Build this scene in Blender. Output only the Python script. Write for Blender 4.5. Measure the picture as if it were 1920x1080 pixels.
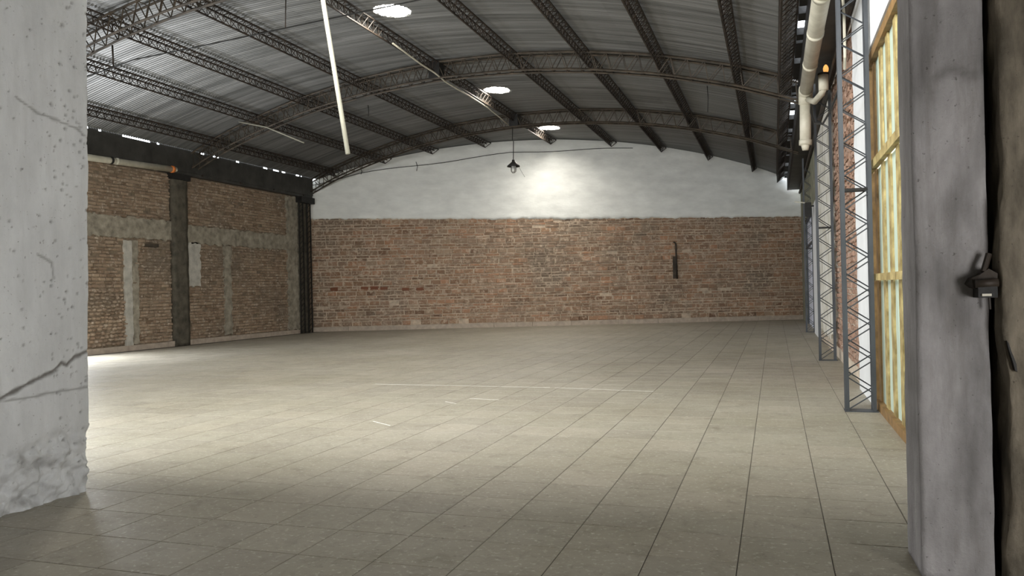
import bpy, math, random
import numpy as np
from mathutils import Vector, Matrix, noise
for o in list(bpy.data.objects): bpy.data.objects.remove(o)
SC = bpy.context.scene
COL = SC.collection
R = random.Random(7)

# ---------------------------------------------------------------- camera
F, YAW, PITCH, ROLL = 1496.5, 0.317975, 0.002631, -0.022040
fw = Vector((-math.sin(YAW)*math.cos(PITCH), math.cos(YAW)*math.cos(PITCH), math.sin(PITCH)))
r0 = Vector((math.cos(YAW), math.sin(YAW), 0)); u0 = r0.cross(fw)
rr = r0*math.cos(ROLL)+u0*math.sin(ROLL); uu = -r0*math.sin(ROLL)+u0*math.cos(ROLL)
cam = bpy.data.cameras.new('camera'); co = bpy.data.objects.new('camera', cam); COL.objects.link(co)
cam.sensor_width = 36; cam.lens = F/1920*36; cam.clip_start = .05; cam.clip_end = 200
M = Matrix((rr, uu, -fw)).transposed().to_4x4(); M.translation = Vector((0, 0, 1.55)); co.matrix_world = M
SC.camera = co

# ---------------------------------------------------------------- world, lights, exposure
SC.view_settings.view_transform = 'Standard'; SC.view_settings.look = 'None'
SC.view_settings.exposure = 0.17; SC.view_settings.gamma = 1; SC.view_settings.use_curve_mapping = False
W = bpy.data.worlds.new('sky'); SC.world = W; W.use_nodes = True
W.node_tree.nodes['Background'].inputs[0].default_value = (.86, .93, 1, 1)
W.node_tree.nodes['Background'].inputs[1].default_value = 6.0

def area(name, loc, direction, sx, sy, radiance, color, spread=math.pi):
    l = bpy.data.lights.new(name, 'AREA'); l.shape = 'RECTANGLE'; l.size = sx; l.size_y = sy
    l.energy = radiance*math.pi*sx*sy; l.color = color; l.spread = spread
    o = bpy.data.objects.new(name, l); COL.objects.link(o)
    o.rotation_euler = Vector(direction).to_track_quat('-Z', 'Y').to_euler(); o.location = loc
    return o
area('daylight_front_window', (-8.4, 4.75, 2.8), (0, 1, 0), 4.0, 2.8, 6.5, (1, 1, .93))
area('daylight_side_gate', (-18.25, 15.1, 1.15), (1, 0, 0), 3.0, 2.2, 34.0, (.93, .96, 1))
area('added_clerestory_fill', (-3.3, 5.0, 5.5), (0, 1, 0), 5.6, 1.7, 28.0, (1, .98, .92))  # unseen clerestory, added to brighten the middle of the floor
area('added_near_window_fill', (2.98, .3, 1.05), (-1, 0, 0), 2.5, 1.7, 16.5, (1, .97, .92))  # unseen window, added to brighten the left foreground wall
SKY_L = 135.0

# ---------------------------------------------------------------- helpers
def zroof(p):
    xs = [-18.6, -17.07, -15.2, -13.37, -11.3, -8.8, -6.37, -4.4, -2.55, -.71, .3, 1.3]
    zs = [6.02, 6.66, 7.12, 7.52, 7.79, 7.92, 7.78, 7.53, 7.17, 6.66, 6.27, 5.86]
    return float(np.interp(p, xs, zs))*.35+.65*float(np.polyval(ZP, p))
TH = .03
ZP = np.polyfit([-18.6, -17.07, -15.2, -13.37, -11.3, -8.8, -6.37, -4.4, -2.55, -.71, .3, 1.3],
                [6.02, 6.66, 7.12, 7.52, 7.79, 7.92, 7.78, 7.53, 7.17, 6.66, 6.27, 5.86], 4)
def slope(p): return math.atan2(zroof(p+.3)-zroof(p-.3), .6)

def mesh(name, V, Fc, mat=None, smooth=False):
    m = bpy.data.meshes.new(name); m.from_pydata([tuple(v) for v in V], [], Fc); m.update()
    if mat:
        for x in (mat if isinstance(mat, list) else [mat]): m.materials.append(x)
    if smooth: m.polygons.foreach_set('use_smooth', [True]*len(m.polygons))
    return m
def link(name, me, parent=None, **props):
    o = bpy.data.objects.new(name, me); COL.objects.link(o)
    if parent: o.parent = parent
    for k, v in props.items(): o[k] = v
    return o
def thing(name, label, cat, group=None, loc=(0, 0, 0)):
    o = link(name, None, label=label, category=cat); o.location = loc
    if group: o['group'] = group
    return o

class MB:
    def __init__(s): s.V = []; s.F = []
    def box(s, a, b):
        i = len(s.V); x0, y0, z0 = a; x1, y1, z1 = b
        s.V += [(x0,y0,z0),(x1,y0,z0),(x1,y1,z0),(x0,y1,z0),(x0,y0,z1),(x1,y0,z1),(x1,y1,z1),(x0,y1,z1)]
        s.F += [[i+k for k in f] for f in ((0,3,2,1),(4,5,6,7),(0,1,5,4),(1,2,6,5),(2,3,7,6),(3,0,4,7))]
        return s
    def bar(s, a, b, w, h=None, n=4):
        a = Vector(a); b = Vector(b); d = (b-a)
        if d.length < 1e-6: return s
        d.normalize(); ref = Vector((0, 0, 1)) if abs(d.z) < .9 else Vector((1, 0, 0))
        x = d.cross(ref).normalized(); y = x.cross(d); h = h or w; i = len(s.V)
        for e in (a, b):
            for k in range(n):
                t = 2*math.pi*(k+.5)/n; q = math.sqrt(2) if n == 4 else 1
                s.V.append(e+x*math.cos(t)*w/2*q+y*math.sin(t)*h/2*q)
        for k in range(n): s.F.append([i+k, i+(k+1) % n, i+n+(k+1) % n, i+n+k])
        s.F += [[i+k for k in range(n)][::-1], [i+n+k for k in range(n)]]
        return s
    def tube(s, pts, r, n=8, cap=True):
        pts = [Vector(p) for p in pts]; i = len(s.V); rs = r if isinstance(r, (list, tuple)) else [r]*len(pts)
        x = None
        for k, p in enumerate(pts):
            d = (pts[min(k+1, len(pts)-1)]-pts[max(k-1, 0)]).normalized()
            if x is None:
                ref = Vector((0, 0, 1)) if abs(d.z) < .9 else Vector((1, 0, 0)); x = d.cross(ref).normalized()
            x = (x-d*x.dot(d)).normalized(); y = d.cross(x)
            for j in range(n):
                t = 2*math.pi*j/n; s.V.append(p+x*math.cos(t)*rs[k]+y*math.sin(t)*rs[k])
        for k in range(len(pts)-1):
            for j in range(n):
                s.F.append([i+k*n+j, i+k*n+(j+1) % n, i+(k+1)*n+(j+1) % n, i+(k+1)*n+j])
        if cap:
            s.F += [[i+j for j in range(n)][::-1], [i+(len(pts)-1)*n+j for j in range(n)]]
        return s
    def lathe(s, prof, c, n=24):
        i = len(s.V); c = Vector(c)
        for r, z in prof:
            for j in range(n):
                t = 2*math.pi*j/n; s.V.append(c+Vector((r*math.cos(t), r*math.sin(t), z)))
        for k in range(len(prof)-1):
            for j in range(n):
                s.F.append([i+k*n+j, i+k*n+(j+1) % n, i+(k+1)*n+(j+1) % n, i+(k+1)*n+j])
        return s
    def obj(s, name, mat, parent=None, smooth=False, **props):
        return link(name, mesh(name, s.V, s.F, mat, smooth), parent, **props)

# ---------------------------------------------------------------- materials
def nt(name):
    m = bpy.data.materials.new(name); m.use_nodes = True; t = m.node_tree
    return m, t, t.nodes['Principled BSDF']
def N(t, kind, **kw):
    n = t.nodes.new('ShaderNode'+kind)
    for k, v in kw.items():
        if k.startswith('i_'):
            key = k[2:]; key = int(key) if key.isdigit() else key.replace('_', ' ')
            n.inputs[key].default_value = v
        else: setattr(n, k, v)
    return n
def ramp(t, fac, stops):
    r = N(t, 'ValToRGB'); e = r.color_ramp.elements
    while len(e) < len(stops): e.new(.5)
    for k, (p, c) in enumerate(stops):
        e[k].position = p; e[k].color = (*c, 1) if len(c) == 3 else c
    t.links.new(fac, r.inputs[0]); return r.outputs[0]
def mix(t, fac, a, b, mode='MIX'):
    m = N(t, 'Mix', data_type='RGBA', blend_type=mode)
    for s, v in ((m.inputs[0], fac), (m.inputs[6], a), (m.inputs[7], b)):
        if isinstance(v, (int, float)): s.default_value = v
        elif isinstance(v, tuple): s.default_value = (*v, 1) if len(v) == 3 else v
        else: t.links.new(v, s)
    return m.outputs[2]
def noi(t, scale, detail=6, rough=.6, vec=None, stretch=None, dist=0):
    g = N(t, 'NewGeometry'); v = g.outputs['Position']
    if stretch:
        mp = N(t, 'Mapping'); mp.inputs['Scale'].default_value = stretch; t.links.new(v, mp.inputs[0]); v = mp.outputs[0]
    n = N(t, 'TexNoise'); n.inputs['Scale'].default_value = scale; n.inputs['Detail'].default_value = detail
    n.inputs['Roughness'].default_value = rough; n.inputs['Distortion'].default_value = dist
    t.links.new(v, n.inputs[0]); return n.outputs[0]
def bump(t, b, h, strength, dist=.02):
    n = N(t, 'Bump'); n.inputs['Strength'].default_value = strength; n.inputs['Distance'].default_value = dist
    t.links.new(h, n.inputs['Height']); t.links.new(n.outputs[0], b.inputs['Normal'])

def simple(name, c, rough=.6, metal=0, var=.25, scale=9, bmp=.3, c2=None, spec=.4, stretch=None):
    m, t, b = nt(name); n = noi(t, scale, stretch=stretch)
    lo = tuple(x*(1-var) for x in c); hi = tuple(min(1, x*(1+var)) for x in (c2 or c))
    t.links.new(ramp(t, n, [(.3, lo), (.7, hi)]), b.inputs['Base Color'])
    b.inputs['Roughness'].default_value = rough; b.inputs['Metallic'].default_value = metal
    b.inputs['Specular IOR Level'].default_value = spec
    if bmp: bump(t, b, noi(t, scale*5, stretch=stretch), bmp, .01)
    return m

def brick_mat(name, cols, mortar, smear=.5, dark=.5):
    m, t, b = nt(name)
    g = N(t, 'NewGeometry'); oi = N(t, 'ObjectInfo')
    a = N(t, 'Math', operation='ADD'); t.links.new(g.outputs['Random Per Island'], a.inputs[0]); t.links.new(oi.outputs['Random'], a.inputs[1])
    f = N(t, 'Math', operation='FRACT'); t.links.new(a.outputs[0], f.inputs[0])
    c = ramp(t, f.outputs[0], [(i/(len(cols)-1), x) for i, x in enumerate(cols)])
    big = noi(t, .5, 6, .65)
    c = mix(t, ramp(t, big, [(.46, (0, 0, 0)), (.64, (dark,)*3)]), c, tuple(x*.34 for x in mortar))
    fine = noi(t, 7, 8, .7, dist=.6)
    c = mix(t, ramp(t, fine, [(smear, (0, 0, 0)), (smear+.12, (.85,)*3)]), c, mortar)
    grain = noi(t, 40, 5, .7)
    c = mix(t, .5, c, ramp(t, grain, [(.3, (.45, .43, .4)), (.7, (1, 1, 1))]), 'MULTIPLY')
    t.links.new(c, b.inputs['Base Color']); b.inputs['Roughness'].default_value = .9
    b.inputs['Specular IOR Level'].default_value = .2
    bump(t, b, noi(t, 22, 8, .75), .8, .02)
    return m

M_brick = brick_mat('orange_brown_brick', [(.20, .12, .078), (.39, .24, .15), (.32, .205, .135), (.46, .255, .155), (.38, .26, .185), (.28, .18, .12), (.44, .32, .225)], (.66, .53, .41), .50, .8)
M_brickL = brick_mat('dull_brown_brick', [(.33, .235, .165), (.42, .31, .22), (.24, .165, .11), (.46, .35, .25), (.37, .27, .19)], (.60, .51, .41), .52, .7)
M_brickR = brick_mat('pale_pink_brick', [(.42, .27, .20), (.50, .33, .25), (.36, .22, .16), (.47, .33, .26)], (.60, .52, .44), .55, .2)
M_mortar = simple('mortar', (.52, .42, .32), .95, var=.3, scale=6, bmp=.9)
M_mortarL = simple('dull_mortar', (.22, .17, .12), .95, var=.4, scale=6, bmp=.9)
M_mortarR = simple('pale_mortar', (.55, .47, .38), .95, var=.3, scale=6, bmp=.9)
M_conc_old = simple('rough_concrete', (.29, .26, .205), .95, var=.42, scale=5, bmp=.9)
M_conc_pale = simple('pale_lime_plaster', (.45, .43, .38), .95, var=.25, scale=5, bmp=.8)
M_curb = simple('curb_cement', (.42, .35, .285), .9, var=.2, scale=5, bmp=.5)
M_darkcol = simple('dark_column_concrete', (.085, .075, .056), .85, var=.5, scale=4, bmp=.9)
M_white = simple('white_limewash', (.81, .82, .79), .9, var=.10, scale=1.2, bmp=.6, stretch=(1, 1, 2.5))
M_whiteR = simple('bright_white_limewash', (.72, .735, .75), .9, var=.08, scale=2, bmp=.5, stretch=(1, 1, .3))
M_cream = simple('cream_lime_plaster', (.60, .56, .44), .9, var=.22, scale=1.6, bmp=.7, c2=(.72, .71, .68))
M_green = simple('greenish_old_plaster', (.26, .26, .19), .9, var=.35, scale=2, bmp=.7)
M_steel = simple('dark_rusty_steel', (.020, .017, .014), .6, metal=.1, var=.6, scale=5, bmp=.2, c2=(.035, .025, .018))
M_steelb = simple('rust_brown_steel', (.040, .034, .026), .6, metal=.1, var=.5, scale=3, bmp=.2, c2=(.065, .05, .036))
M_steelg = simple('blue_grey_painted_steel', (.065, .072, .082), .5, metal=.2, var=.4, scale=2, bmp=.2, stretch=(1, 1, .4))
M_black = simple('black_steel_plate', (.018, .017, .016), .6, metal=.2, var=.4)
M_pvc = simple('cream_pvc', (.50, .475, .375), .45, var=.12, scale=3, bmp=.15, c2=(.58, .55, .46))
M_tube = simple('grey_conduit', (.30, .29, .235), .5, var=.12, scale=3, bmp=.1)
M_gutter = simple('dark_gutter_sheet', (.055, .053, .048), .55, metal=.3, var=.4, scale=2, bmp=.2)
M_wire = simple('black_cable', (.015, .015, .014), .6, var=.2)
M_orange = simple('orange_collar', (.75, .22, .05), .5, var=.2)
M_yellow = simple('ochre_painted_steel', (.24, .165, .05), .6, var=.35, scale=5, bmp=.3, c2=(.40, .325, .15))
M_brownbar = simple('brown_bar_steel', (.22, .13, .05), .6, var=.4, scale=6, bmp=.3)
M_mint = simple('mint_green_sheet', (.46, .55, .47), .6, var=.10, scale=2, bmp=.15, stretch=(1, 1, .3))
M_glass_grey = simple('frosted_glass_jar', (.5, .5, .47), .25, var=.1)
M_blue = simple('bluish_white_door_paint', (.66, .69, .80), .6, var=.1, scale=3, bmp=.2, stretch=(1, 1, .3))
M_nearwall = simple('dark_old_render', (.10, .095, .08), .95)
M_outer = simple('outer_render', (.4, .39, .36), .9)

# roof sheet
def roof_mat():
    m, t, b = nt('galvanised_sheet')
    a = noi(t, 1.1, 7, .65, stretch=(.14, 6, .3)); c = ramp(t, a, [(.32, (.09, .092, .09)), (.68, (.26, .262, .258))])
    o = N(t, 'ObjectInfo'); c = mix(t, .3, c, ramp(t, o.outputs['Random'], [(0, (.55,)*3), (1, (1, 1, 1))]), 'MULTIPLY')
    s = noi(t, 5, 8, .7, stretch=(.25, 2, 1)); c = mix(t, ramp(t, s, [(.55, (0, 0, 0)), (.75, (.4,)*3)]), c, (.12, .11, .09))
    t.links.new(c, b.inputs['Base Color']); b.inputs['Metallic'].default_value = .35; b.inputs['Roughness'].default_value = .42
    return m
M_roof = roof_mat()

TS, TP0, TQ0 = .50270, -1.73829, 4.12
def tile_mat():
    m, t, b = nt('grey_beige_floor_tile')
    g = N(t, 'NewGeometry'); mp = N(t, 'Mapping')
    mp.inputs['Location'].default_value = (-TP0/TS, -TQ0/TS, 0); mp.inputs['Scale'].default_value = (1/TS, 1/TS, 0)
    t.links.new(g.outputs['Position'], mp.inputs[0])
    fl = N(t, 'VectorMath', operation='FLOOR'); t.links.new(mp.outputs[0], fl.inputs[0])
    wn = N(t, 'TexWhiteNoise'); t.links.new(fl.outputs[0], wn.inputs[0])
    c = ramp(t, noi(t, .45, 5, .6), [(.3, (.30, .272, .212)), (.5, (.34, .312, .255)), (.7, (.385, .355, .30))])
    c = mix(t, .35, c, ramp(t, wn.outputs[0], [(0, (.62, .60, .58)), (.5, (.82, .84, .78)), (1, (1, .97, .93))]), 'MULTIPLY')
    n2 = noi(t, 5, 8, .7, dist=.8); c = mix(t, .55, c, ramp(t, n2, [(.3, (.50, .49, .45)), (.48, (.93, .93, .92)), (.68, (1.0, 1.0, 1.0))]), 'MULTIPLY')
    n3 = noi(t, 26, 6, .65); c = mix(t, ramp(t, n3, [(.56, (0, 0, 0)), (.70, (.6,)*3)]), c, (.66, .64, .57))
    n4 = noi(t, 17, 5, .7); c = mix(t, ramp(t, n4, [(.59, (0, 0, 0)), (.70, (.6,)*3)]), c, (.12, .105, .08))
    t.links.new(c, b.inputs['Base Color'])
    t.links.new(ramp(t, noi(t, 3, 6, .6), [(.3, (.42,)*3), (.7, (.62,)*3)]), b.inputs['Roughness'])
    b.inputs['Specular IOR Level'].default_value = .35
    bump(t, b, noi(t, 14, 8, .7), .25, .01)
    return m
M_tile = tile_mat()
M_grout = simple('dark_grout', (.10, .09, .075), .95, var=.2)

def pitted(name, c, dirt_shade_col, streak, scale=2.0, var=.18):
    m, t, b = nt(name)
    c1 = ramp(t, noi(t, scale, 7, .65, stretch=(1, 1, .35)), [(.3, tuple(x*(1-var) for x in c)), (.7, tuple(min(1, x*(1+var)) for x in c))])
    c1 = mix(t, ramp(t, noi(t, scale*2.2, 8, .7, stretch=(2, 2, .22)), [(.5, (0, 0, 0)), (.75, (.6,)*3)]), c1, streak)
    c1 = mix(t, ramp(t, noi(t, 38, 4, .6), [(.66, (0, 0, 0)), (.72, (.7,)*3)]), c1, dirt_shade_col)
    at = N(t, 'Attribute', attribute_name='dirt'); c1 = mix(t, at.outputs['Fac'], c1, dirt_shade_col)
    t.links.new(c1, b.inputs['Base Color']); b.inputs['Roughness'].default_value = .88; b.inputs['Specular IOR Level'].default_value = .25
    bump(t, b, noi(t, 26, 8, .7), .5, .02)
    return m
M_foreL = pitted('whitewashed_render', (.60, .605, .61), (.17, .16, .15), (.50, .50, .50))
M_pillar = pitted('board_marked_concrete', (.33, .315, .315), (.07, .065, .06), (.19, .175, .16), 3.4, .38)
M_rough = pitted('brown_rough_render', (.20, .172, .132), (.04, .035, .027), (.11, .092, .068), 7.0, .55)

# ---------------------------------------------------------------- walls frames
class Frame:
    def __init__(s, o, u, n):
        s.o = Vector(o); s.u = Vector(u).normalized(); s.n = Vector(n).normalized(); s.y = -s.n
    def P(s, u, d, z): return s.o+s.u*u+s.n*d+Vector((0, 0, z))
    def M(s, u, d, z):
        m = Matrix((s.u, s.y, Vector((0, 0, 1)))).transposed().to_4x4(); m.translation = s.P(u, d, z); return m
KS, KQ = .42, 32.97
FB = Frame((-18.7, KQ+KS*(-18.7+8.5), 0), (1, KS, 0), (KS, -1, 0))     # back wall
UB = lambda p: (p+18.7)*math.sqrt(1+KS**2)
FL = Frame((-18.2, 0, 0), (0, 1, 0), (1, 0, 0))                                    # left wall, u = q
FR = Frame((1.2, 0, 0), (0, -1, 0), (-1, 0, 0))                                    # right wall, u = -q
qb = lambda p: KQ+KS*(p+8.5)

def slab(name, fr, outline, thick, mat, parent=None, jit=0.0, seg=.12, front=0.0, seed=1, **props):
    """flat panel of real thickness with a (possibly ragged) outline, front face `front` proud of the wall plane"""
    r = random.Random(seed); pts = []
    n = len(outline)
    for i in range(n):
        a = outline[i]; b = outline[(i+1) % n]; rag = a[2] if len(a) > 2 else 0
        L = math.hypot(b[0]-a[0], b[1]-a[1]); k = max(1, int(L/seg)) if rag else 1
        for j in range(k):
            t = j/k; x = a[0]+(b[0]-a[0])*t; z = a[1]+(b[1]-a[1])*t
            if rag and j: x += r.uniform(-1, 1)*rag; z += r.uniform(-1, 1)*rag
            pts.append((x, z))
    m = len(pts); V = [fr.P(x, front, z) for x, z in pts]+[fr.P(x, front-thick, z) for x, z in pts]
    Fc = [list(range(m)), list(range(2*m-1, m-1, -1))]+[[i, m+i, m+(i+1) % m, (i+1) % m] for i in range(m)]
    return link(name, mesh(name, V, Fc, mat), parent, **props)

def boxw(name, fr, u0, u1, z0, z1, front, thick, mat, parent=None, **props):
    return slab(name, fr, [(u0, z0), (u1, z0), (u1, z1), (u0, z1)], thick, mat, parent, front=front, **props)

def brick_data(L, H, D, r, rough=.008, bev=.012):
    """brick: chamfered front face, 12 vertices"""
    j = lambda: r.uniform(-rough, rough)
    V = []
    for (x, z) in ((0, 0), (L, 0), (L, H), (0, H)): V.append((x+j()*.3, 0, z+j()*.3))
    for (x, z) in ((0, 0), (L, 0), (L, H), (0, H)): V.append((x+j(), -D+bev+j()*.5, z+j()))
    for (x, z) in ((bev, bev), (L-bev, bev), (L-bev, H-bev), (bev, H-bev)): V.append((x+j(), -D+j(), z+j()))
    Fc = []
    for a in (0, 4):
        for k in range(4): Fc.append([a+k, a+(k+1) % 4, a+4+(k+1) % 4, a+4+k])
    Fc.append([8, 9, 10, 11])
    return V, Fc

def bricks(fr, cells, parent, mat, limit, key, rough, field_name):
    """cells: (u, z, L, H, depth). The `limit` first by key become objects sharing meshes, the rest one joined part"""
    cells = sorted(cells, key=key); r = random.Random(11)
    proto = []
    for k in range(8):
        V, Fc = brick_data(1, 1, 1, r, 0); proto.append(None)
    cache = {}
    for c in cells[:limit]:
        u, z, L, H, D = c; kk = (round(L, 1), round(H, 2), r.randrange(4))
        if kk not in cache:
            V, Fc = brick_data(L, H, .06, r, rough); cache[kk] = mesh('brick', V, Fc, mat)
        o = link('brick', cache[kk], parent); o.matrix_world = fr.M(u, D-.06, z)
    V, Fc = [], []
    for u, z, L, H, D in cells[limit:]:
        v, f = brick_data(L, H, .06, r, rough); i = len(V)
        m = fr.M(u, D-.06, z); V += [m @ Vector(x) for x in v]; Fc += [[i+k for k in q] for q in f]
    if V: link(field_name, mesh(field_name, V, Fc, mat), parent, kind='stuff')

# ---------------------------------------------------------------- floor
floor = MB().box((-19.2, -5.2, -.3), (3.2, 38.5, -.004)).obj('floor', M_grout, kind='structure')
tiles = []
for i in range(-34, 6):
    for k in range(-18, 68):
        x = TP0+i*TS; y = TQ0+k*TS; cx, cy = x+TS/2, y+TS/2
        if x < -18.3 or x+TS > 2.9 or y > qb(x)+.3 or y < -5: continue
        if x > 1.0 and y > 5.0: continue
        d = Vector((cx, cy, -1.55)); z = d.dot(fw)
        vis = z > 1 and abs(d.dot(rr)/z*F) < 960+60 and d.dot(uu)/z*F > -600
        if cy < 4.9 and cx < -5.2: vis = False
        if cy > 5.1 and cx/cy < -1.04: vis = False
        tiles.append((0 if vis else 1, d.length, x, y))
tiles.sort()
g = .0022
def tile_vf(x, y, r):
    h = [r.uniform(-.0007, .0007) for _ in range(4)]; b = .003
    V = [(x+g, y+g, -.005), (x+TS-g, y+g, -.005), (x+TS-g, y+TS-g, -.005), (x+g, y+TS-g, -.005),
         (x+g+b, y+g+b, h[0]), (x+TS-g-b, y+g+b, h[1]), (x+TS-g-b, y+TS-g-b, h[2]), (x+g+b, y+TS-g-b, h[3])]
    return V, [[0, 1, 5, 4], [1, 2, 6, 5], [2, 3, 7, 6], [3, 0, 4, 7], [4, 5, 6, 7]]
tr = random.Random(3); tm = []
for k in range(6):
    V, Fc = tile_vf(0, 0, tr); tm.append(mesh('floor_tile', V, Fc, M_tile))
for s, d, x, y in tiles[:300]:
    o = link('floor_tile', tr.choice(tm), floor); o.location = (x, y, 0)
V, Fc = [], []
for s, d, x, y in tiles[300:]:
    v, f = tile_vf(x, y, tr); i = len(V); V += v; Fc += [[i+k for k in q] for q in f]
link('distant_floor_tiles', mesh('distant_floor_tiles', V, Fc, M_tile), floor, kind='stuff')

M_chalk = simple('chalk_white', (.78, .78, .75), .9, var=.15, scale=20, bmp=.2)
for (a, b) in (((-3.32, 12.13), (-1.74, 11.9)), ((-4.22, 10.75), (-3.74, 10.66)), ((-6.5, 12.19), (-3.4, 12.13)), ((-4.44, 10.38), (-4.21, 10.21)), ((-4.65, 8.64), (-4.3, 8.4))):
    MB().bar((*a, .001), (*b, .001), .012, .0016).obj('chalk_mark', M_chalk, floor)
# ---------------------------------------------------------------- back wall
uE = UB(1.22)
top = [(UB(p), zroof(p)+.02) for p in np.linspace(1.22, -18.6, 60)]
wall_back = slab('wall_back', FB, [(0, 0), (uE, 0)]+top, .3, M_mortar, front=-.02, kind='structure')
def zline(u):   # top of the exposed brick
    return float(np.interp(u, [0, 9.4, 12, uE], [4.70, 4.55, 4.52, 4.47]))
cells = []; z = .2; row = 0; r = random.Random(5)
pat = [(.165, .40), (.078, .46), (.078, .46)]
while z < 4.68:
    H, L = pat[row % 3]; H *= r.uniform(.93, 1.07); u = -r.random()*L
    while u < uE:
        l = L*(r.uniform(.9, 1.08) if H > .1 else r.uniform(.7, 1.5)); l = min(l, .6)
        a, b = max(u, .02), min(u+l-.034, uE-.03)
        zl = zline((a+b)/2)
        if b-a > .07 and z < zl-.03 and r.random() > .012:
            cells.append((a, z+r.uniform(-.006, .006), b-a, min(H, zl-z), r.uniform(-.012, .03)))
        u += l
    z += H+.034; row += 1
bricks(FB, cells, wall_back, M_brick, 300, lambda c: (c[3] < .12, abs(c[0]-11)+abs(c[1]-2)*1.2), .012, 'brick_field')
M_brick_red = brick_mat('dark_red_brick', [(.19, .085, .05), (.27, .11, .065), (.13, .06, .04)], (.42, .33, .245), .66, .2)
r = random.Random(77)
for u, z in ((2.5, 1.70), (2.9, 1.70), (3.3, 1.68), (4.2, 1.62), (4.8, 1.61), (1.25, 1.69)):
    V, Fc = brick_data(.30, .13, .06, r, .014); o = link('brick', mesh('brick', V, Fc, M_brick_red), wall_back, label='dark red brick'); o.matrix_world = FB.M(u, -.035, z)
# white band with uneven surface and ragged lower edge
r = random.Random(8); nu, nz = 240, 34; V, Fc = [], []
for i in range(nu+1):
    u = uE*i/nu; p = u/math.sqrt(1+KS**2)-18.7; zt = zroof(p)+.015
    zb = zline(u)+noise.noise(Vector((u*2.3, 0, 0)))*.05+r.uniform(-.025, .025)
    for k in range(nz+1):
        t = k/nz; zz = zb+(zt-zb)*t
        w = noise.fractal(Vector((u*.9, zz*2.4, 1)), 1, 2, 5)*.018+noise.fractal(Vector((u*3, zz*7, 4)), 1, 2, 3)*.006
        V.append(FB.P(u, .045+w+(-.03 if k == 0 else 0), zz))
for i in range(nu):
    for k in range(nz): a = i*(nz+1)+k; Fc.append([a, a+nz+1, a+nz+2, a+1])
n0 = len(V)
for i in range(nu+1): V.append(V[i*(nz+1)]-FB.n*.07)
for i in range(nu): Fc.append([i*(nz+1), n0+i, n0+i+1, (i+1)*(nz+1)])
link('white_plaster_band', mesh('white_plaster_band', V, Fc, M_white, True), wall_back, label='white limewashed plaster band above the exposed brick')
bb = link('baseboard_back', None, kind='structure')
u = .05; k = 0
while u < uE-.1:
    L = min(R.uniform(1.6, 2.6), uE-.08-u)
    boxw('curb_block', FB, u, u+L-.012, 0, .185+R.uniform(-.01, .01), .10, .10, M_curb, bb); u += L

# ---------------------------------------------------------------- left wall
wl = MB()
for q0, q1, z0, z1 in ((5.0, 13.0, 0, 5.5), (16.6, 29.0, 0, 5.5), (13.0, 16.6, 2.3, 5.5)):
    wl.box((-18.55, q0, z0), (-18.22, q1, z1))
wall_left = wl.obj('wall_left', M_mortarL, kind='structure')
cells = []; z = .18; r = random.Random(6)
while z < 5.44:
    H = .072*r.uniform(.9, 1.1); u = 16.8-r.random()*.3
    while u < 27.4:
        L = .27*r.uniform(.85, 1.15); a, b = u, u+L-.025; m = (a+b)/2
        skip = (3.34 < z+H/2 < 3.96) or (20.75 < m < 21.5) or r.random() < .025
        if 18.72 < m < 19.1 and z < 3.3: skip = True
        if 21.4 < m < 22.0 and 1.95 < z < 3.35: skip = True
        if m < 18.7 and z < 1.75: skip = True
        if not skip: cells.append((a, z, b-a, H, r.uniform(-.012, .03)))
        u += L
    z += H+.026
bricks(FL, cells, wall_left, M_brickL, 300, lambda c: c[0], .014, 'brick_field')
# rounded rubble low at the near end
V, Fc = [], []; r = random.Random(9)
def lump(V, Fc, fr, u, z, a, b, d, r):
    i = len(V); n = 8
    for lev, sc in ((0, 1), (.6, .86), (1, .45)):
        for k in range(n):
            t = 2*math.pi*k/n; s = sc*r.uniform(.88, 1.1)
            V.append(fr.P(u+math.cos(t)*a*s, -.02+d*lev*r.uniform(.9, 1.1), z+math.sin(t)*b*s))
    V.append(fr.P(u, -.02+d*1.05, z))
    for l in range(2):
        for k in range(n): Fc.append([i+l*n+k, i+l*n+(k+1) % n, i+(l+1)*n+(k+1) % n, i+(l+1)*n+k])
    for k in range(n): Fc.append([i+2*n+k, i+2*n+(k+1) % n, i+3*n])
z = .25
while z < 1.8:
    u = 16.9+r.random()*.1
    while u < 18.72:
        a = r.uniform(.06, .10); v, f = [], []
        lump(v, f, FL, u+a, z+r.uniform(-.02, .02), a, r.uniform(.04, .058), r.uniform(.05, .09), r)
        link('rubble_stone', mesh('rubble_stone', v, f, M_brickL, True), wall_left)
        u += 2*a+.01
    z += .11
def ragged(name, u0, u1, z0, z1, mat, front=.035, rag=.03, seed=1, lab=None):
    kw = dict(label=lab) if lab else {}
    return slab(name, FL, [(u0, z0, rag), (u1, z0, rag), (u1, z1, rag), (u0, z1, rag)], front+.02, mat, wall_left, front=front, seed=seed, seg=.1, **kw)
ragged('concrete_band', 16.8, 20.75, 3.36, 3.97, M_conc_old, .05, .045, 1, 'rough grey concrete band across the brickwork')
ragged('concrete_band', 21.45, 27.6, 3.32, 3.90, M_conc_old, .05, .045, 2)
ragged('plaster_strip', 18.76, 19.03, -.0, 3.28, M_conc_pale, .05, .02, 3, 'pale vertical plaster strip in the near bay')
ragged('plaster_strip', 19.06, 19.30, .2, 3.28, M_conc_old, .028, .035, 4, 'faint pinkish strip beside the pale one')
ragged('plaster_strip', 23.25, 23.62, .2, 3.3, M_conc_old, .045, .05, 5, 'faint vertical strip in the far bay')
ragged('plaster_patch', 21.45, 22.02, 1.9, 3.34, M_conc_pale, .05, .05, 6, 'pale plaster patch right of the concrete column')
ragged('plaster_strip', 27.05, 27.78, .2, 5.45, M_conc_old, .065, .06, 7, 'grey mortar strip beside the corner column')
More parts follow.
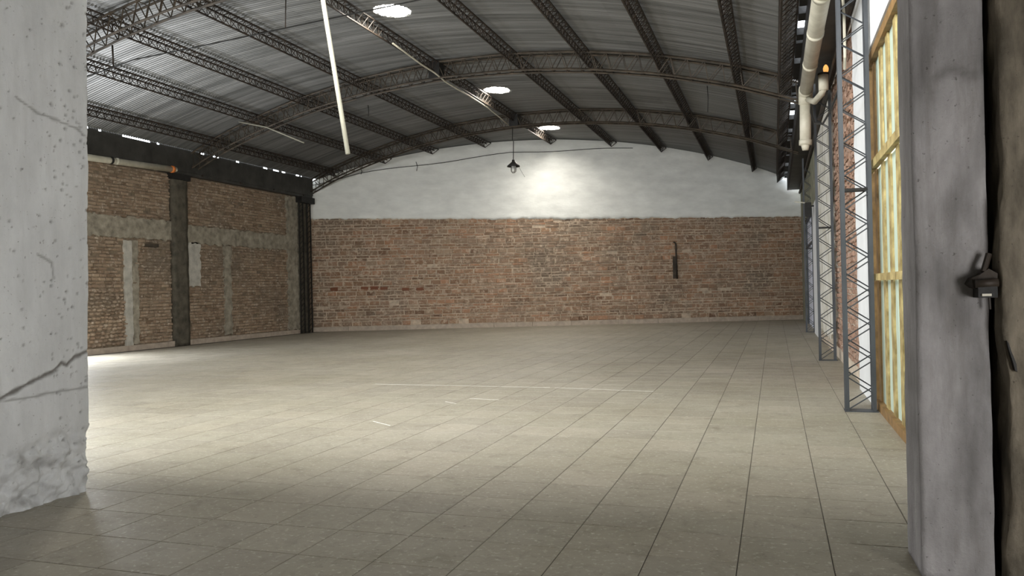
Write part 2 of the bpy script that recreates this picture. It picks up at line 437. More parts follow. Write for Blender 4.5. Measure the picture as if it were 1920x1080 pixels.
MB().box((-18.24, 19.6, 3.12), (-18.12, 20.1, 3.22)).obj('timber_stub', M_steelb, wall_left, label='dark stub of timber under the concrete band')
bl = link('baseboard_left', None, kind='structure'); u = 16.62
while u < 27.4:
    L = R.uniform(1.5, 2.3)
    if True:
        boxw('curb_block', FL, u, min(u+L-.015, 27.75), 0, .165+R.uniform(-.008, .008), .09, .09, M_curb, bl)
    u += L
wcol = thing('concrete_column', 'dark square concrete column midway along the left brick wall', 'column', loc=(-18.05, 21.03, .02))
def rough_box(name, a, b, mat, parent, amp=.012, step=.12, dirt=False, smooth=True, seed=0.0, vs=1.0, **props):
    """closed box with displaced, subdivided faces"""
    a = Vector(a); b = Vector(b); n = [max(1, int((b[i]-a[i])/step)) for i in range(3)]
    idx = {}; V = []; Fc = []
    def vid(i, j, k):
        if (i, j, k) not in idx:
            p = Vector((a[0]+(b[0]-a[0])*i/n[0], a[1]+(b[1]-a[1])*j/n[1], a[2]+(b[2]-a[2])*k/n[2]))
            q = Vector((p.x*3, p.y*3, p.z*3*vs)); d = noise.noise_vector(q+Vector((seed, 0, 0)))+.6*noise.noise_vector(q*3.1)+.5*noise.noise_vector(q*8)
            d.z *= .4; idx[(i, j, k)] = len(V); V.append(p+d*amp)
        return idx[(i, j, k)]
    for ax in range(3):
        x, y = [t for t in range(3) if t != ax]
        for side in (0, n[ax]):
            for i in range(n[x]):
                for j in range(n[y]):
                    q = []
                    for di, dj in ((0, 0), (1, 0), (1, 1), (0, 1)):
                        c = [0, 0, 0]; c[ax] = side; c[x] = i+di; c[y] = j+dj; q.append(vid(*c))
                    flip = (side == 0) != (ax == 1)
                    Fc.append(q[::-1] if flip else q)
    return link(name, mesh(name, V, Fc, mat, smooth), parent, **props)
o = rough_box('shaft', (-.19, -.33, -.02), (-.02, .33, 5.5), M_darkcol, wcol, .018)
MB().box((-.18, -.40, 5.30), (.05, .42, 5.49)).obj('capital', M_black, wcol)
ccol = thing('corner_column', 'near-black lattice steel column in the far left corner', 'column', loc=(-18.05, 28.1, 0))
rough_box('shaft', (-.18, -.33, 0), (-.03, .36, 5.45), M_darkcol, ccol, .012)
mb = MB()
for y in (-.40, -.13, .14, .40): mb2 = MB().bar((.03, y, 0), (.03, y, 5.45), .04).obj('chord', M_black, ccol)
for k in range(26):
    z0 = k*.21
    for a, b in ((-.40, -.13), (.14, .40)): mb.bar((.03, a, z0), (.03, b, z0+.21), .018)
mb.obj('lacing', M_black, ccol)
MB().box((-.15, -.45, 5.25), (.20, .5, 5.49)).obj('capital', M_black, ccol)

# dark eave beam / gutter of the left wall
gl = link('trim_1', None, kind='structure')
n = 40; zl_ = zroof(-18.05)
MB().box((-18.5, 5.1, 5.5), (-18.02, 28.7, zroof(-18.06)+TH-.03)).obj('trough', M_gutter, gl)
r = random.Random(62); m = MB(); q = 5.1
while q < 28.6:
    d = r.uniform(.08, .32); top = zroof(-18.02)+TH+(.05 if r.random() < .62 else -.012); m.box((-18.02, q, 5.6), (-17.985, q+d-.002, top)); q += d
m.obj('lip', M_gutter, gl)
for k in range(12): MB().box((-18.02, 6+k*2.0, 5.55), (-17.99, 6.05+k*2.0, 5.95)).obj('strap', M_steel, gl)
pl = thing('drain_pipe', 'cream drain pipe under the left eave ending at an orange collar', 'pipe')
MB().tube([(-18.06, 12.0, 5.30), (-18.04, 17.5, 5.50), (-18.0, 20.55, 5.60)], .095, 14).obj('pipe', M_pvc, pl, True)
for q, z in ((18.35, 5.53), (19.9, 5.58)): MB().tube([(-18.03, q, z), (-18.02, q+.09, z+.004)], .104, 14).obj('coupling', M_pvc, pl, True)
MB().tube([(-18.03, 18.15, 5.53), (-18.03, 18.22, 5.53)], .112, 14).obj('bracket', M_black, pl)
MB().tube([(-18.0, 20.55, 5.60), (-18.0, 20.66, 5.605)], .112, 14).obj('collar', M_orange, pl, True, label='orange rubber collar')
MB().tube([(-18.0, 20.66, 5.605), (-18.0, 20.78, 5.61)], .08, 12).obj('end_cap', M_pvc, pl, True)

# ---------------------------------------------------------------- right wall
wrb = MB()
for q0, q1, z0, z1 in ((5.1, 8.0, 0, 6.1), (8.0, 11.1, 4.34, 6.1), (11.1, 26.6, 0, 6.1), (26.6, 32.9, 3.9, 6.1), (32.9, 37.4, 0, 6.1)):
    wrb.box((1.22, q0, z0), (1.5, q1, z1))
wall_right = wrb.obj('wall_right', M_mortarR, kind='structure')
cells = []; z = .25; r = random.Random(16)
while z < 5.5:
    H = .075*r.uniform(.9, 1.1); q = 17.5
    while q > 12.5:
        L = .27*r.uniform(.85, 1.15)
        if r.random() > .03: cells.append((-q, z, L-.025, H, r.uniform(-.005, .03)))
        q -= L
    z += H+.026
bricks(FR, cells, wall_right, M_brickR, 60, lambda c: (c[0] < -14.5, abs(c[1]-2)), .012, 'brick_field')
def rslab(name, q0, q1, z0, z1, mat, front=.035, rag=.04, seed=1, lab=None, hold=(1, 1, 1, 1)):
    o = [(-q1, z0, rag*hold[0]), (-q0, z0, rag*hold[1]), (-q0, z1, rag*hold[2]), (-q1, z1, rag*hold[3])]
    kw = dict(label=lab) if lab else {}
    return slab(name, FR, o, front+.02, mat, wall_right, front=front, seed=seed, seg=.16, **kw)
rslab('white_plaster', 11.1, 12.62, 0, 5.55, M_whiteR, .055, .10, 21, 'bright white plaster between the yellow door and the bare brick', (0, 0, 0, 1))
rslab('white_plaster', 5.2, 11.1, 4.36, 5.55, M_whiteR, .055, .0, 22)
rslab('white_plaster', 5.2, 7.95, 0, 4.36, M_whiteR, .055, .0, 22)
rslab('cream_plaster', 17.4, 24.2, .35, 5.5, M_cream, .05, .12, 23, 'cream plaster stained darker towards the top')
rslab('old_plaster', 24.2, 37.2, 3.95, 5.5, M_green, .045, .0, 24, 'greenish grey old plaster')
rslab('old_plaster', 32.95, 37.1, 0, 3.95, M_green, .045, .0, 25)
rslab('old_plaster', 24.2, 26.55, 0, 3.95, M_whiteR, .045, .0, 26, 'whitish plaster beside the far doorway')
d2 = link('door_2', None, kind='structure')
boxw('door_leaf', FR, -32.9, -29.8, 0, 3.88, -.05, .05, M_blue, d2); boxw('door_leaf', FR, -29.75, -26.6, 0, 3.88, -.05, .05, M_blue, d2)
boxw('door_frame', FR, -33.0, -32.85, 0, 3.95, .02, .12, M_steelg, d2); boxw('door_frame', FR, -26.7, -26.55, 0, 3.95, .02, .12, M_steelg, d2)
boxw('door_frame', FR, -33.0, -26.55, 3.86, 4.0, .02, .12, M_steelg, d2)
boxw('door_rail', FR, -32.9, -26.6, 2.9, 2.98, 0, .06, M_steelg, d2)

# yellow sliding door with mint sheets behind flat bars
dr = link('door_1', None, kind='structure')
def yb(name, q0, q1, z0, z1, f, th, mat, **kw): return boxw(name, FR, -q1, -q0, z0, z1, f, th, mat, dr, **kw)
yb('frame_stile', 10.95, 11.08, .0, 4.33, .03, .08, M_brownbar, label='brown steel stile')
yb('frame_stile', 8.02, 8.12, .0, 4.33, .03, .08, M_yellow)
yb('frame_rail', 8.02, 11.08, 4.22, 4.33, .045, .08, M_brownbar); yb('frame_rail', 8.02, 11.08, 0, .10, .045, .08, M_brownbar)
yb('frame_rail', 8.12, 10.95, 2.92, 3.02, .055, .06, M_yellow, label='ochre rail'); yb('frame_rail', 8.12, 10.95, 1.57, 1.65, .055, .06, M_yellow)
r = random.Random(12); bars = [10.66, 10.02, 9.44, 8.85, 8.28]; edges = [10.95, 10.35, 9.72, 9.15, 8.56, 8.12]
for (z0, z1) in ((.10, 1.57), (1.65, 2.92), (3.02, 4.22)):
    for a, b in zip(edges[:-1], edges[1:]): yb('mint_panel', b+.004, a-.004, z0, z1, -.02+r.uniform(-.003, .003), .012, M_mint)
    for k, e in enumerate(bars):
        wv = .10; V = []; Fc = []
        for j in range(9):
            t = j/8; cc = e+r.uniform(-.015, .015); zz = z0+(z1-z0)*t
            for du, df in ((-wv, -.02), (wv, -.02), (wv, .002), (-wv, .002)): V.append(FR.P(-cc+du, df, zz))
        for j in range(8):
            for q in range(4): a = j*4; Fc.append([a+q, a+(q+1) % 4, a+4+(q+1) % 4, a+4+q])
        Fc += [[0, 3, 2, 1], [32, 33, 34, 35]]
        link('door_slat', mesh('door_slat', V, Fc, M_brownbar if k == 0 else M_yellow), dr)

# eave gutter right, its lattice brackets
zr_ = zroof(.62)
gr = link('trim_2', None, kind='structure')
MB().box((.66, 5.1, 5.62), (1.22, 36.6, 5.9)).obj('trough', M_gutter, gr)
r = random.Random(61); m = MB(); q = 5.1
while q < 36.4:
    d = r.uniform(.12, .45); m.box((.60, q, 5.62), (.66, q+d-.002, zroof(.62)-.01))
    if r.random() < .6: m.box((.485, q, zroof(.6)-.05), (.64, q+d-.002, zroof(.49)+TH+.004))
    q += d
m.obj('lip', M_black, gr)
MB().tube([(1.1, 5.2, 5.45), (1.1, 36.4, 5.45)], .05, 6).obj('tie_rod', M_steel, gr)

# lattice columns of the right wall
def lattice_column(q, x0, x1, w, H, mat, label, low=None):
    t = thing('lattice_column', label, 'column', 'lattice columns along the right wall', (x0, q, 0)); D = x1-x0; c = .045
    for dx in (0, D):
        for dy in (-w/2, w/2): MB().bar((dx, dy, 0), (dx, dy, H), c).obj('chord', mat, t)
    step = .40; n = int(H/step)
    for f, dy in enumerate((-w/2-.01, w/2+.01)):
        m = MB()
        for k in range(n):
            z = k*step+f*.06
            m.bar((0, dy, z+.02), (D, dy, z+step/2+.02), .016, n=5); m.bar((D, dy, z+step/2+.02), (0, dy, z+step+.02), .016, n=5)
        m.obj('lacing', mat, t)
    for z in (2.65,): MB().box((0, -w/2-.02, z), (D, w/2+.02, z+.03)).obj('strut', M_black, t)
    MB().box((-.03, -w/2-.04, 0), (D+.04, w/2+.04, .012)).obj('base_plate', mat, t)
    return t
H = 5.55
lattice_column(10.45, .80, 1.10, .13, H, M_steelg, 'nearest grey lattice steel column, standing beside the yellow door')
lattice_column(17.2, .84, 1.12, .13, H, M_steelg, 'middle lattice steel column, in front of the cream plaster of the right wall')
lattice_column(27.2, .94, 1.18, .13, H, M_steelg, 'third lattice steel column along the right wall, before the far doorway')
fl = thing('floodlight', 'small black floodlight box on a thin arm high on the right wall', 'lamp', loc=(.98, 25.3, 3.75))
MB().box((-.08, -.12, -.2), (.10, .12, .2)).obj('housing', M_black, fl); MB().bar((-.05, 0, .2), (-.35, .3, .28), .03).obj('arm', M_pvc, fl); MB().bar((.1, 0, .1), (.2, 0, .1), .04).obj('bracket', M_black, fl)

# big pipe on the right
pr = thing('drain_pipe', 'large cream drain pipe below the right eave with a drop at its far end', 'pipe', loc=(-.045, 0, 0))
pts = [(.70, 6.0, 5.24), (.70, 9.0, 5.24), (.70, 12, 5.27), (.70, 16.4, 5.29)]
MB().tube(pts, .118, 18).obj('pipe', M_pvc, pr, True)
for q in (8.3, 10.9, 12.6, 14.4): MB().tube([(.70, q, 5.235+.01*(q-8)/2), (.70, q+.12, 5.235+.01*(q-8)/2)], .125, 18).obj('coupling', M_pvc, pr, True)
MB().tube([(.70, 16.38, 5.29), (.70, 16.52, 5.28), (.695, 16.6, 5.2), (.69, 16.62, 5.05)], [.135, .135, .13, .125], 16).obj('elbow', M_pvc, pr, True)
MB().tube([(.69, 16.62, 5.1), (.675, 16.64, 4.28)], .105, 16).obj('down_pipe', M_pvc, pr, True)
MB().tube([(.678, 16.64, 4.36), (.675, 16.64, 4.26)], .12, 16).obj('coupling', M_pvc, pr, True)
MB().tube([(.675, 16.64, 4.27), (.675, 16.64, 4.16)], [.085, .06], 14).obj('end_cap', M_pvc, pr, True)
MB().tube([(.74, 16.5, 5.12), (.84, 16.2, 5.0), (.93, 15.6, 5.0), (.95, 15.3, 5.04)], .06, 12).obj('branch', M_pvc, pr, True)
MB().tube([(.95, 15.3, 5.0), (.95, 15.3, 5.28)], .085, 14).obj('branch_stub', M_pvc, pr, True)
MB().tube([(.95, 15.3, 5.27), (.95, 15.3, 5.30)], .10, 14).obj('clamp', M_black, pr)
mg, t, b = nt('glowing_amber'); b.inputs['Base Color'].default_value = (.8, .35, .08, 1); b.inputs['Emission Color'].default_value = (1, .5, .14, 1); b.inputs['Emission Strength'].default_value = .8  # emission stands in for sunlight on an orange pipe end
bu = thing('amber_glow_cap', 'small amber pipe end above the white pipe stub under the right eave, its sunlit glow emitted', 'glow_cap', loc=(.95, 15.3, 5.302))
MB().lathe([(.0, 0), (.03, .0), (.045, .04), (.048, .08), (.035, .12), (.015, .145), (0, .15)], (0, 0, 0), 14).obj('glow_cap', mg, bu, True)
cb = MB().tube([(.80, 10.45, 3.92), (.74, 11.2, 3.80), (.70, 12.2, 3.82), (.66, 13.6, 4.1), (.68, 15.2, 4.6), (.74, 16.4, 5.0)], .016, 6).obj('hanging_cable', M_wire, None, label='dark cable looping from the nearest lattice column to the cream pipe', category='cable')
cb2 = MB().tube([(.97, 11.9, 5.6), (.98, 11.8, 5.2), (.97, 11.7, 4.6), (.98, 11.9, 4.5)], .02, 6).obj('conduit_stub', M_pvc, None, label='short bent pale conduit hanging behind the nearest lattice column', category='conduit')

# ---------------------------------------------------------------- roof
PUR = [-17.05, -15.17, -13.36, -11.33, -8.77, -6.38, -4.39, -2.51, -.72, .33]
ceiling = link('ceiling', None, kind='structure')
SKY = [(-8.09, 9.1), (-8.09, 16.34), (-8.27, 24.05), (-8.32, 30.50)]
cols = [-17.975, -15.9, -12.4, -10.2, -6.3, -3.3, .50]
NW = 11
def sheet(pa, pb, na, holes=(), q0=0, sub=6):
    V, Fc = [], []; ny = NW*sub
    for j in range(ny+1):
        y = 1.0*j/ny
        for i in range(na+1):
            p = pa+(pb-pa)*i/na
            V.append((p, y, zroof(p)+TH+.014+.014*math.cos(2*math.pi*y*NW)))
    for j in range(ny):
        for i in range(na):
            a = j*(na+1)+i; cx = pa+(pb-pa)*(i+.5)/na; cy = q0+(j+.5)/ny
            if any(math.hypot(cx-hx, cy-hy) < .42 for hx, hy in holes): continue
            Fc.append([a, a+1, a+na+2, a+na+1])
    return mesh('roof_sheet', V, Fc, M_roof, True)
shared = {}
for k in range(33):
    q0 = 4.7+k*1.0
    for ci in range(len(cols)-1):
        pa, pb = cols[ci]-(.08 if ci else 0), cols[ci+1]+.08*(ci < 5)
        if q0 > max(qb(pa), qb(pb))+.6: continue
        h = [s for s in SKY if pa-.5 < s[0] < pb+.5 and q0-.5 < s[1] < q0+1.5]
        if h: me = sheet(pa, pb, int((pb-pa)/.05), h, q0, 8)
        else:
            if ci not in shared: shared[ci] = sheet(pa, pb, 8)
            me = shared[ci]
        o = link('roof_sheet', me, ceiling); o.location = (0, q0, .004*(ci % 2))
# skylights
me_, t, b = nt('sunlit_skylight_dome'); b.inputs['Base Color'].default_value = (.9, .9, .9, 1)
b.inputs['Emission Color'].default_value = (1, .95, .85, 1); b.inputs['Emission Strength'].default_value = SKY_L
names = ['round skylight hidden above the top of the picture', 'largest of the three round skylights, nearest the camera', 'middle of the three round skylights beside the ridge', 'smallest round skylight, nearest the back wall']
for (p, q), nm in zip(SKY, names):
    s = thing('skylight', nm, 'skylight', 'round skylights beside the ridge', (p, q, zroof(p)+TH+.035))
    MB().lathe([(.44, -.0), (.44, .20), (.42, .20), (.46, .20), (.46, .0)], (0, 0, 0), 32).obj('rim', M_roof, s)
    MB().lathe([(.45, .18), (.38, .27), (.25, .33), (.1, .36), (.001, .365)], (0, 0, 0), 32).obj('dome', me_, s, True)

# purlins
lab = ['outermost left lattice purlin just above the left eave', 'second lattice purlin from the left eave', 'third lattice purlin from the left eave', 'lattice purlin next to the ridge on its left', 'ridge lattice purlin lit beside the round skylights', 'lattice purlin next to the ridge on its right', 'second lattice purlin right of the ridge', 'third lattice purlin right of the ridge', 'fourth lattice purlin right of the ridge, ladder like from below', 'broad dark lattice purlin hugging the right eave']
def purlin(p, label, w=.20, d=.27, mat=None):
    mat = mat or M_steel; qs, qe = 5.12, qb(p)-.08
    t = thing('roof_purlin', label, 'purlin', 'lattice purlins of the vaulted roof', (p, qs, zroof(p)-.01)); L = qe-qs
    a = slope(p); X = Vector((math.cos(a), 0, math.sin(a))); Z = Vector((-math.sin(a), 0, math.cos(a)))
    pt = lambda x, y, z: X*x+Z*z+Vector((0, y, 0))
    MB().bar(pt(-w/2, 0, -.02), pt(-w/2, L, -.02), .032).obj('top_chord', mat, t)
    MB().bar(pt(w/2, 0, -.02), pt(w/2, L, -.02), .032).obj('top_chord', mat, t)
    MB().bar(pt(0, 0, -d), pt(0, L-.5, -d), .032).obj('bottom_chord', mat, t)
    m = MB(); st = .26; n = int((L-.3)/st)
    for k in range(n):
        y = k*st
        m.bar(pt(-w/2, y, -.02), pt(w/2, y, -.02), .014)
        if y < L-.6:
            for s in (-1, 1):
                m.bar(pt(s*w/2, y, -.03), pt(0, y+st/2, -d), .014); m.bar(pt(0, y+st/2, -d), pt(s*w/2, y+st, -.03), .014)
    m.bar(pt(-w/2, L-.5, -.02), pt(0, L-.5, -d), .02); m.bar(pt(0, L-.5, -d), pt(w/2, L, -.02), .02)
    m.obj('lacing', mat, t)
    return t
for k, p in enumerate(PUR): purlin(p, lab[k], **(dict(w=.30, d=.36) if k == 9 else {}))

# arches
ARC = [12.80, 20.36, 27.38]; SK = -.1355; pL, pR = -18.3, .95
ad, aw_ = .44, .30
def arch_meshes():
    ps = np.linspace(pL, pR, 60); out = {}
    def P(p, side, lev):
        a = slope(p); y = SK*(p+8.5)+side*aw_/2
        return Vector((p+math.sin(a)*lev, y, zroof(p)-.03-math.cos(a)*lev))
    for nm, side, lev in (('a', -1, 0), ('b', 1, 0), ('c', -1, ad), ('d', 1, ad)):
        m = MB(); m.tube([P(p, side, lev) for p in ps], .03, 4); out[nm] = mesh('chord', m.V, m.F, M_steelb)
    m = MB(); n = 96; st = (pR-pL)/n
    for k in range(n):
        a, b = pL+k*st, pL+(k+1)*st
        for s in (-1, 1):
            if k % 2: m.bar(P(a, s, ad), P(b, s, 0), .018)
            else: m.bar(P(a, s, 0), P(b, s, ad), .018)
        if k % 2 == 0:
            m.bar(P(a, -1, 0), P(a, 1, 0), .016); m.bar(P(b, -1, ad), P(b, 1, ad), .016)
    out['l'] = mesh('lacing', m.V, m.F, M_steelb)
    m = MB(); z = zroof(-8.77); m.box((-8.93, SK*(-.27)-.2, z-.47), (-8.61, SK*(-.27)+.2, z-.03)); out['g'] = mesh('gusset_box', m.V, m.F, M_black)
    return out
AM = arch_meshes()
al = ['nearest arched lattice truss crossing the top left corner', 'middle arched lattice truss spanning the whole hall', 'farthest arched lattice truss, springing from the far left corner']
for q, l in zip(ARC, al):
    t = thing('arch_truss', l, 'truss', 'arched roof trusses', (0, q, 0))
    for k in 'abcd': link('top_chord' if k in 'ab' else 'bottom_chord', AM[k], t)
    link('lacing', AM['l'], t); link('gusset_box', AM['g'], t)

# small hanging things under the roof
def single(name, pts, r, mat, label, cat, n=6, smooth=True, group=None):
    o = MB().tube(pts, r, n).obj(name, mat, None, smooth, label=label, category=cat)
    if group: o['group'] = group
    return o
single('tie_wire', [(-15.07, 14.5, 6.70), (-13.67, 14.5, 6.95), (-12.27, 14.5, 7.02), (-10.53, 14.5, 7.12), (-9.67, 14.5, 7.17), (-8.33, 14.5, 7.25), (-6.42, 14.5, 7.36), (-4.6, 14.5, 7.5)], .014, M_wire, 'long dark wire strung across the roof bay in front of the middle arch', 'wire')
single('hanging_rod', [(-14.26, 14.5, 7.35), (-14.24, 14.5, 6.86)], .02, M_steel, 'short vertical rod hanging near the top left corner', 'rod')
single('hanging_rod', [(-9.64, 14.5, 7.88), (-9.67, 14.5, 7.17)], .012, M_steel, 'thin vertical rod holding the wire left of the hanging tube', 'rod')
single('hanging_conduit', [(-5.22, 8, 7.72), (-5.0, 8, 6.2), (-4.83, 8, 4.91), (-4.55, 8, 3.13)], .027, M_tube, 'long pale conduit tube hanging crookedly from the roof', 'conduit', 10)
single('conduit', [(-8.62, 17.4, 7.56), (-8.66, 18.2, 7.56), (-8.70, 19.2, 7.54), (-8.62, 19.9, 7.48), (-8.60, 20.7, 7.40), (-8.74, 22.0, 7.50), (-8.80, 22.9, 7.56), (-8.83, 24.6, 7.57), (-8.92, 26.2, 7.54), (-9.0, 27.42, 7.50)], .022, M_pvc, 'pale conduit sagging below the ridge purlin', 'conduit')
single('conduit_offcut', [(-15.46, 20.6, 6.88), (-14.61, 20.8, 6.68), (-13.31, 20.8, 6.1)], .022, M_tube, 'short thin pale conduit stuck out below the middle arch on the left', 'conduit')
w = []
for k in range(25):
    u = .2+k*.58; p = u/math.sqrt(1+KS**2)-18.7; w.append(FB.P(u, .14, float(np.interp(u, [0, 2.6, 9, 14.5], [5.93, 6.55, 7.36, 7.52]))-.03*math.sin(k*.8)))
single('wall_cable', w, .013, M_wire, 'thin dark cable running up along the white band of the back wall', 'cable')
for k, (u, z0, z1) in enumerate(((4.9, 7.0, 6.62), (2.6, 6.75, 6.5))):
    single('cable_hanger', [FB.P(u, .14, z0), FB.P(u+.06, .14, (z0+z1)/2), FB.P(u+.02, .14, z1)], .012, M_wire, ['dark wire end dropping from the roof to the wall cable, farther from the corner', 'dark wire end dropping from the roof nearest the far left corner'][k], 'wire')
for k, (x, y, z0, z1, l) in enumerate(((-1.62, 22.2, 7.0, 6.25, 'thin dropped wire below the roof between the middle and far arches on the right'), (-4.2, 23.2, 7.4, 7.05, 'short dropped wire below the purlins right of the middle skylight'), (-12.1, 22.6, 7.5, 7.15, 'short dropped wire behind the middle arch on the left'))):
    single('dropped_wire', [(x, y, z0), (x+.02, y, (z0+z1)/2), (x, y, z1)], .012, M_wire, l, 'wire')

# pendant lamp
pn = thing('pendant_lamp', 'black cone pendant lamp with a glass jar, hanging before the white back wall', 'lamp', loc=(-8.86, 27.4, 6.0))
MB().tube([(0, 0, .2), (.02, 0, .9), (-.02, 0, 1.0), (0, 0, 1.5)], .016, 6).obj('cord', M_wire, pn)
MB().lathe([(.0, .26), (.05, .25), (.06, .18), (.13, .12), (.225, .04), (.235, .0), (.215, .01), (.12, .09), (.02, .14)], (0, 0, 0), 28).obj('shade', M_black, pn, True)
MB().lathe([(.0, .06), (.085, .05), (.09, -.06), (.085, -.16), (.06, -.21), (.0, -.22)], (0, 0, 0), 20).obj('glass_jar', M_glass_grey, pn, True)
m = MB()
for k in range(6):
    t = k*math.pi/3; m.tube([(.1*math.cos(t), .1*math.sin(t), .02), (.1*math.cos(t), .1*math.sin(t), -.17), (.03*math.cos(t), .03*math.sin(t), -.235)], .006, 4)
m.obj('guard', M_steel, pn)
MB().tube([(.2, 0, .0), (.3, 0, -.2), (.42, 0, -.4)], .005, 4).obj('loose_wire', M_wire, pn)

# dark pipe on the back wall
uP = UB(-4.0)
wp = thing('wall_pipe', 'dark vertical pipe fixed on the right part of the back brick wall', 'pipe')
MB().tube([FB.P(uP, .06, 1.88), FB.P(uP-.02, .07, 2.6), FB.P(uP-.03, .07, 3.38), FB.P(uP-.07, .05, 3.45), FB.P(uP-.10, .0, 3.46)], .033, 8).obj('pipe', M_steel, wp, True)
boxw('backing_strip', FB, uP-.16, uP-.04, 1.9, 2.85, .045, .05, M_steelb, wp)

# ---------------------------------------------------------------- front partition (foreground) and the bay the camera stands in
def face_grid(name, q0, q1, z0, z1, step, parent, mat):
    nq, nz = int((q1-q0)/step), int((z1-z0)/step); V, Fc, D = [], [], []
    r = random.Random(31)
    pits = [(r.uniform(q0, q1), r.uniform(z0, z1), r.uniform(.006, .016)) for _ in range(230)]
    for _ in range(110): pits.append((r.uniform(q1-.35, q1), r.uniform(.2, z1), r.uniform(.008, .02)))
    cr = [[(3.9, .62), (4.29, .852), (4.5, .925), (4.63, .97), (4.74, 1.01), (4.80, 1.06), (4.85, 1.04), (4.93, 1.10), (5.05, 1.13)],
          [(3.9, .80), (4.29, .835), (4.5, .825), (4.75, .84), (5.06, .84)],
          [(4.42, 3.06), (4.6, 2.98), (4.8, 2.95), (4.95, 2.93), (5.06, 2.86)], [(4.6, 1.9), (4.72, 1.84), (4.74, 1.72)]]
    wd = [.014, .008, .008, .008]
    def segd(x, y, a, b):
        ax, ay = a; bx, by = b; t = max(0, min(1, ((x-ax)*(bx-ax)+(y-ay)*(by-ay))/((bx-ax)**2+(by-ay)**2)))
        return math.hypot(x-ax-(bx-ax)*t, y-ay-(by-ay)*t)
    grid = {}
    for px, pz, pr_ in pits: grid.setdefault((int(px*8), int(pz*8)), []).append((px, pz, pr_))
    def rec(q, z):
        v = Vector((q, z, 0)); d = noise.fractal(v*1.3, 1, 2, 5)*.020+noise.fractal(v*9, 1, 2, 3)*.0035; dirt = 0
        low = max(0, min(1, (.50+.22*noise.noise(Vector((q*2, 3, 0)))+(q-4.5)*.15-z)/.12))
        if low: d += low*(noise.fractal(v*7, .8, 2, 4)*.045-.02); dirt += low*max(0, noise.fractal(v*8+Vector((4, 2, 0)), 1, 2, 3))*.8
        for c, w in zip(cr, wd):
            ww = w*(1+.8*noise.noise(v*11))
            dd = min(segd(q, z+.008*noise.noise(v*16), c[i], c[i+1]) for i in range(len(c)-1)) if c[0][0]-.05 < q and min(a[1] for a in c)-.05 < z < max(a[1] for a in c)+.05 else 9
            if dd < ww*1.6: k = max(0, 1-dd/(ww*1.6)); d -= (.014 if w > .01 else .005)*k; dirt = max(dirt, min(1, k*1.4)*(1 if w > .01 else .6))  # crack darkening paints the shade inside the groove
        cx, cz = int(q*8), int(z*8)
        for a in (-1, 0, 1):
            for b in (-1, 0, 1):
                for px, pz, pr_ in grid.get((cx+a, cz+b), ()):
                    dd = math.hypot(q-px, z-pz)
                    if dd < pr_: k = 1-dd/pr_; d -= pr_*.9*k; dirt = max(dirt, k)  # pits are darkened too, painting the shade in their hollows
        return d, min(1, dirt)
    for i in range(nq+1):
        q = q0+(q1-q0)*i/nq
        for k in range(nz+1):
            z = z0+(z1-z0)*k/nz; d, dt = rec(q, z); qq = q+(q-3.6)/1.46*.085*z/4.0
            if i == nq:
                n1 = noise.fractal(Vector((z*5, 9, 0)), 1, 2, 4); lowf = 1.0 if z < .55 else .35
                qq += n1*.035*lowf; d -= .02
            V.append((-5.3+d, qq, z)); D.append(dt)
    for i in range(nq):
        for k in range(nz): a = i*(nz+1)+k; Fc.append([a, a+nz+1, a+nz+2, a+1])
    # end face turning the corner
    n0 = len(V)
    for k in range(nz+1):
        v = V[nq*(nz+1)+k]; V.append((-5.9, v[1]+.01, v[2])); D.append(0)
    for k in range(nz): a = nq*(nz+1)+k; Fc.append([a, n0+k, n0+k+1, a+1])
    me = mesh(name, V, Fc, mat, True); at = me.attributes.new('dirt', 'FLOAT', 'POINT'); at.data.foreach_set('value', D)
    return link(name, me, parent)
wf = MB()
wf.box((-5.75, -5.0, 0), (-5.36, 4.98, 4.3))                 # return wall left of the camera
wf.box((-5.75, 4.6, 0), (-5.36, 4.98, 4.3)); wf.box((-6.3, 4.6, 0), (-5.75, 5.0, 4.3)); wf.box((-18.5, 4.6, 0), (-10.5, 5.0, 4.3)); wf.box((-10.5, 4.6, 0), (-6.3, 5.0, 1.3))
wf.box((-18.5, 4.6, 4.27), (1.5, 5.08, 4.62)); wf.box((-18.5, 4.6, 6.38), (1.5, 5.08, 8.1)); wf.box((-18.5, 4.6, 4.62), (-6.15, 5.08, 6.38)); wf.box((-.45, 4.6, 4.62), (1.5, 5.08, 6.38))                 # wall above
wall_front = wf.obj('wall_front', M_foreL, kind='structure')
face_grid('render_face', 3.6, 5.06, 0, 4.3, .0125, wall_front, M_foreL)
MB().box((-5.4, -5, 0), (-5.3, 3.6, 4.3)).obj('render_coat', M_foreL, wall_front)
nb = MB(); nb.box((-5.8, -5.2, 4.3), (3.3, 4.7, 4.5)); nb.box((3.0, -5.2, 0), (3.3, -1.0, 4.3)); nb.box((3.0, 1.6, 0), (3.3, 4.7, 4.3)); nb.box((3.0, -1.0, 0), (3.3, 1.6, .18)); nb.box((3.0, -1.0, 1.92), (3.3, 1.6, 4.3))
nb.box((-5.8, -5.3, 0), (3.3, -5.05, 4.3))
nb.obj('wall_rear', M_nearwall, kind='structure')
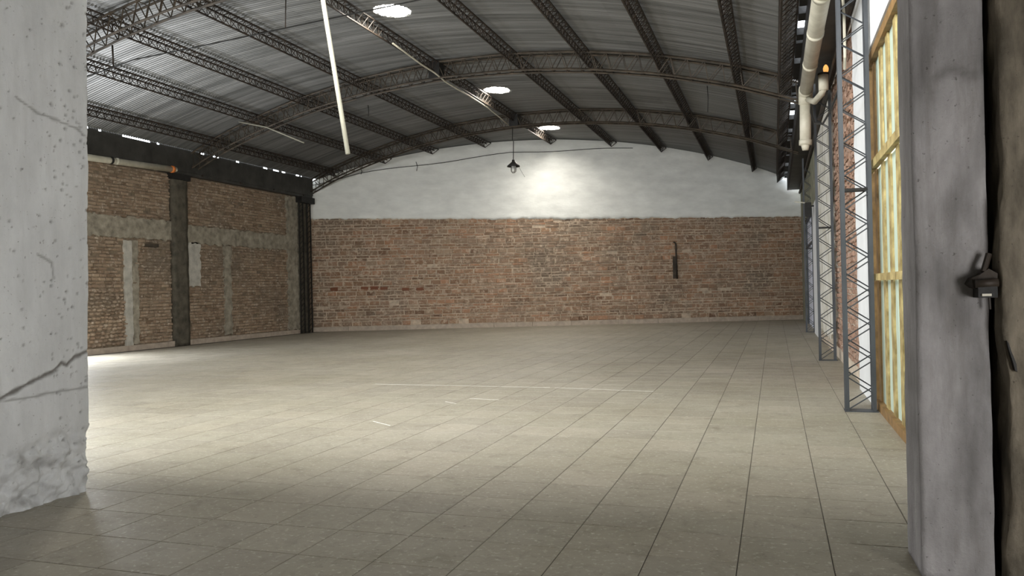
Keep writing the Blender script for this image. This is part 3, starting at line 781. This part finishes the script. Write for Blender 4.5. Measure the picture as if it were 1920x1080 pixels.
# right foreground
pil = thing('concrete_pillar', 'grey board-marked concrete pillar filling the right foreground', 'pillar')
def add_dirt(o, f):
    me = o.data; at = me.attributes.new('dirt', 'FLOAT', 'POINT'); at.data.foreach_set('value', [f(v.co) for v in me.vertices])
o = rough_box('shaft', (.70, 4.64, 0), (1.038, 5.06, 4.3), M_pillar, pil, .006, .028, vs=.35)
r = random.Random(44); pits = [(r.uniform(.68, 1.05), r.uniform(.1, 3.2)) for _ in range(60)]
add_dirt(o, lambda c: max(.5*max(0, 1-abs(c.z-2.62-.02*math.sin(c.x*30))/.05)*(c.x > .8), .6*noise.fractal(Vector((c.x*6, 0, c.z*1.6)), 1, 2, 4)))
wfr = rough_box('wall_front_right', (1.085, 4.55, 0), (3.0, 5.1, 4.3), M_rough, None, .034, .03, vs=.3, kind='structure')
add_dirt(wfr, lambda c: max(0, .9*noise.fractal(Vector((c.x*7, c.y*3, c.z*2.2)), 1, 2, 5)))
MB().box((1.03, 4.86, 0), (1.15, 5.0, 4.3)).obj('gap_shade_strip', M_black, wfr)  # black strip paints the shade in the gap beside the pillar
V = []; pts = [(1.076, 1.245), (1.083, 1.235), (1.095, 1.19), (1.104, 1.165), (1.115, 1.13), (1.118, 1.09), (1.108, 1.10), (1.100, 1.14), (1.092, 1.17), (1.083, 1.205)]
V = [(x+.01, 4.518, z) for x, z in pts]+[(x+.01, 4.57, z) for x, z in pts]; n = len(pts)
link('crack', mesh('crack', V, [list(range(n))]+[[i, (i+1) % n, n+(i+1) % n, n+i] for i in range(n)], M_black), wfr, label='crack in the rough wall, its dark inside painted black')  # flat black shape paints the shade inside the crack

hb = thing('gate_hinge', 'rusty dark hinge bracket jutting from the joint beside the concrete pillar', 'hinge', loc=(1.0, 4.6, 1.53))
V = [(-.072, -.03, .0), (-.05, -.055, -.02), (-.02, -.06, -.03), (.055, -.06, .0), (.06, -.05, .05), (.02, -.055, .075), (-.02, -.05, .045), (-.055, -.045, .03)]
n = len(V); V += [(x, .05, z) for x, y, z in V]
link('strap', mesh('strap', V, [list(range(n))]+[[i, (i+1) % n, n+(i+1) % n, n+i] for i in range(n)], M_steel), hb)
MB().box((-.035, -.085, -.07), (.05, .03, -.01)).obj('knuckle', M_black, hb)
MB().tube([(-.045, -.075, .0), (.055, -.075, .005)], .022, 10).obj('bolt', M_steel, hb, True)
MB().box((-.02, -.092, -.062), (.022, -.08, -.05)).obj('pale_block', M_pvc, hb, label='small pale block')  # small pale block on the front of the knuckle
MB().bar((.0, -.04, .06), (.03, -.02, .15), .03, n=6).obj('pin', M_steel, hb)
MB().bar((0.028, -.02, -.07), (.03, -.02, -.13), .012, n=6).obj('lower_pin', M_steel, hb)
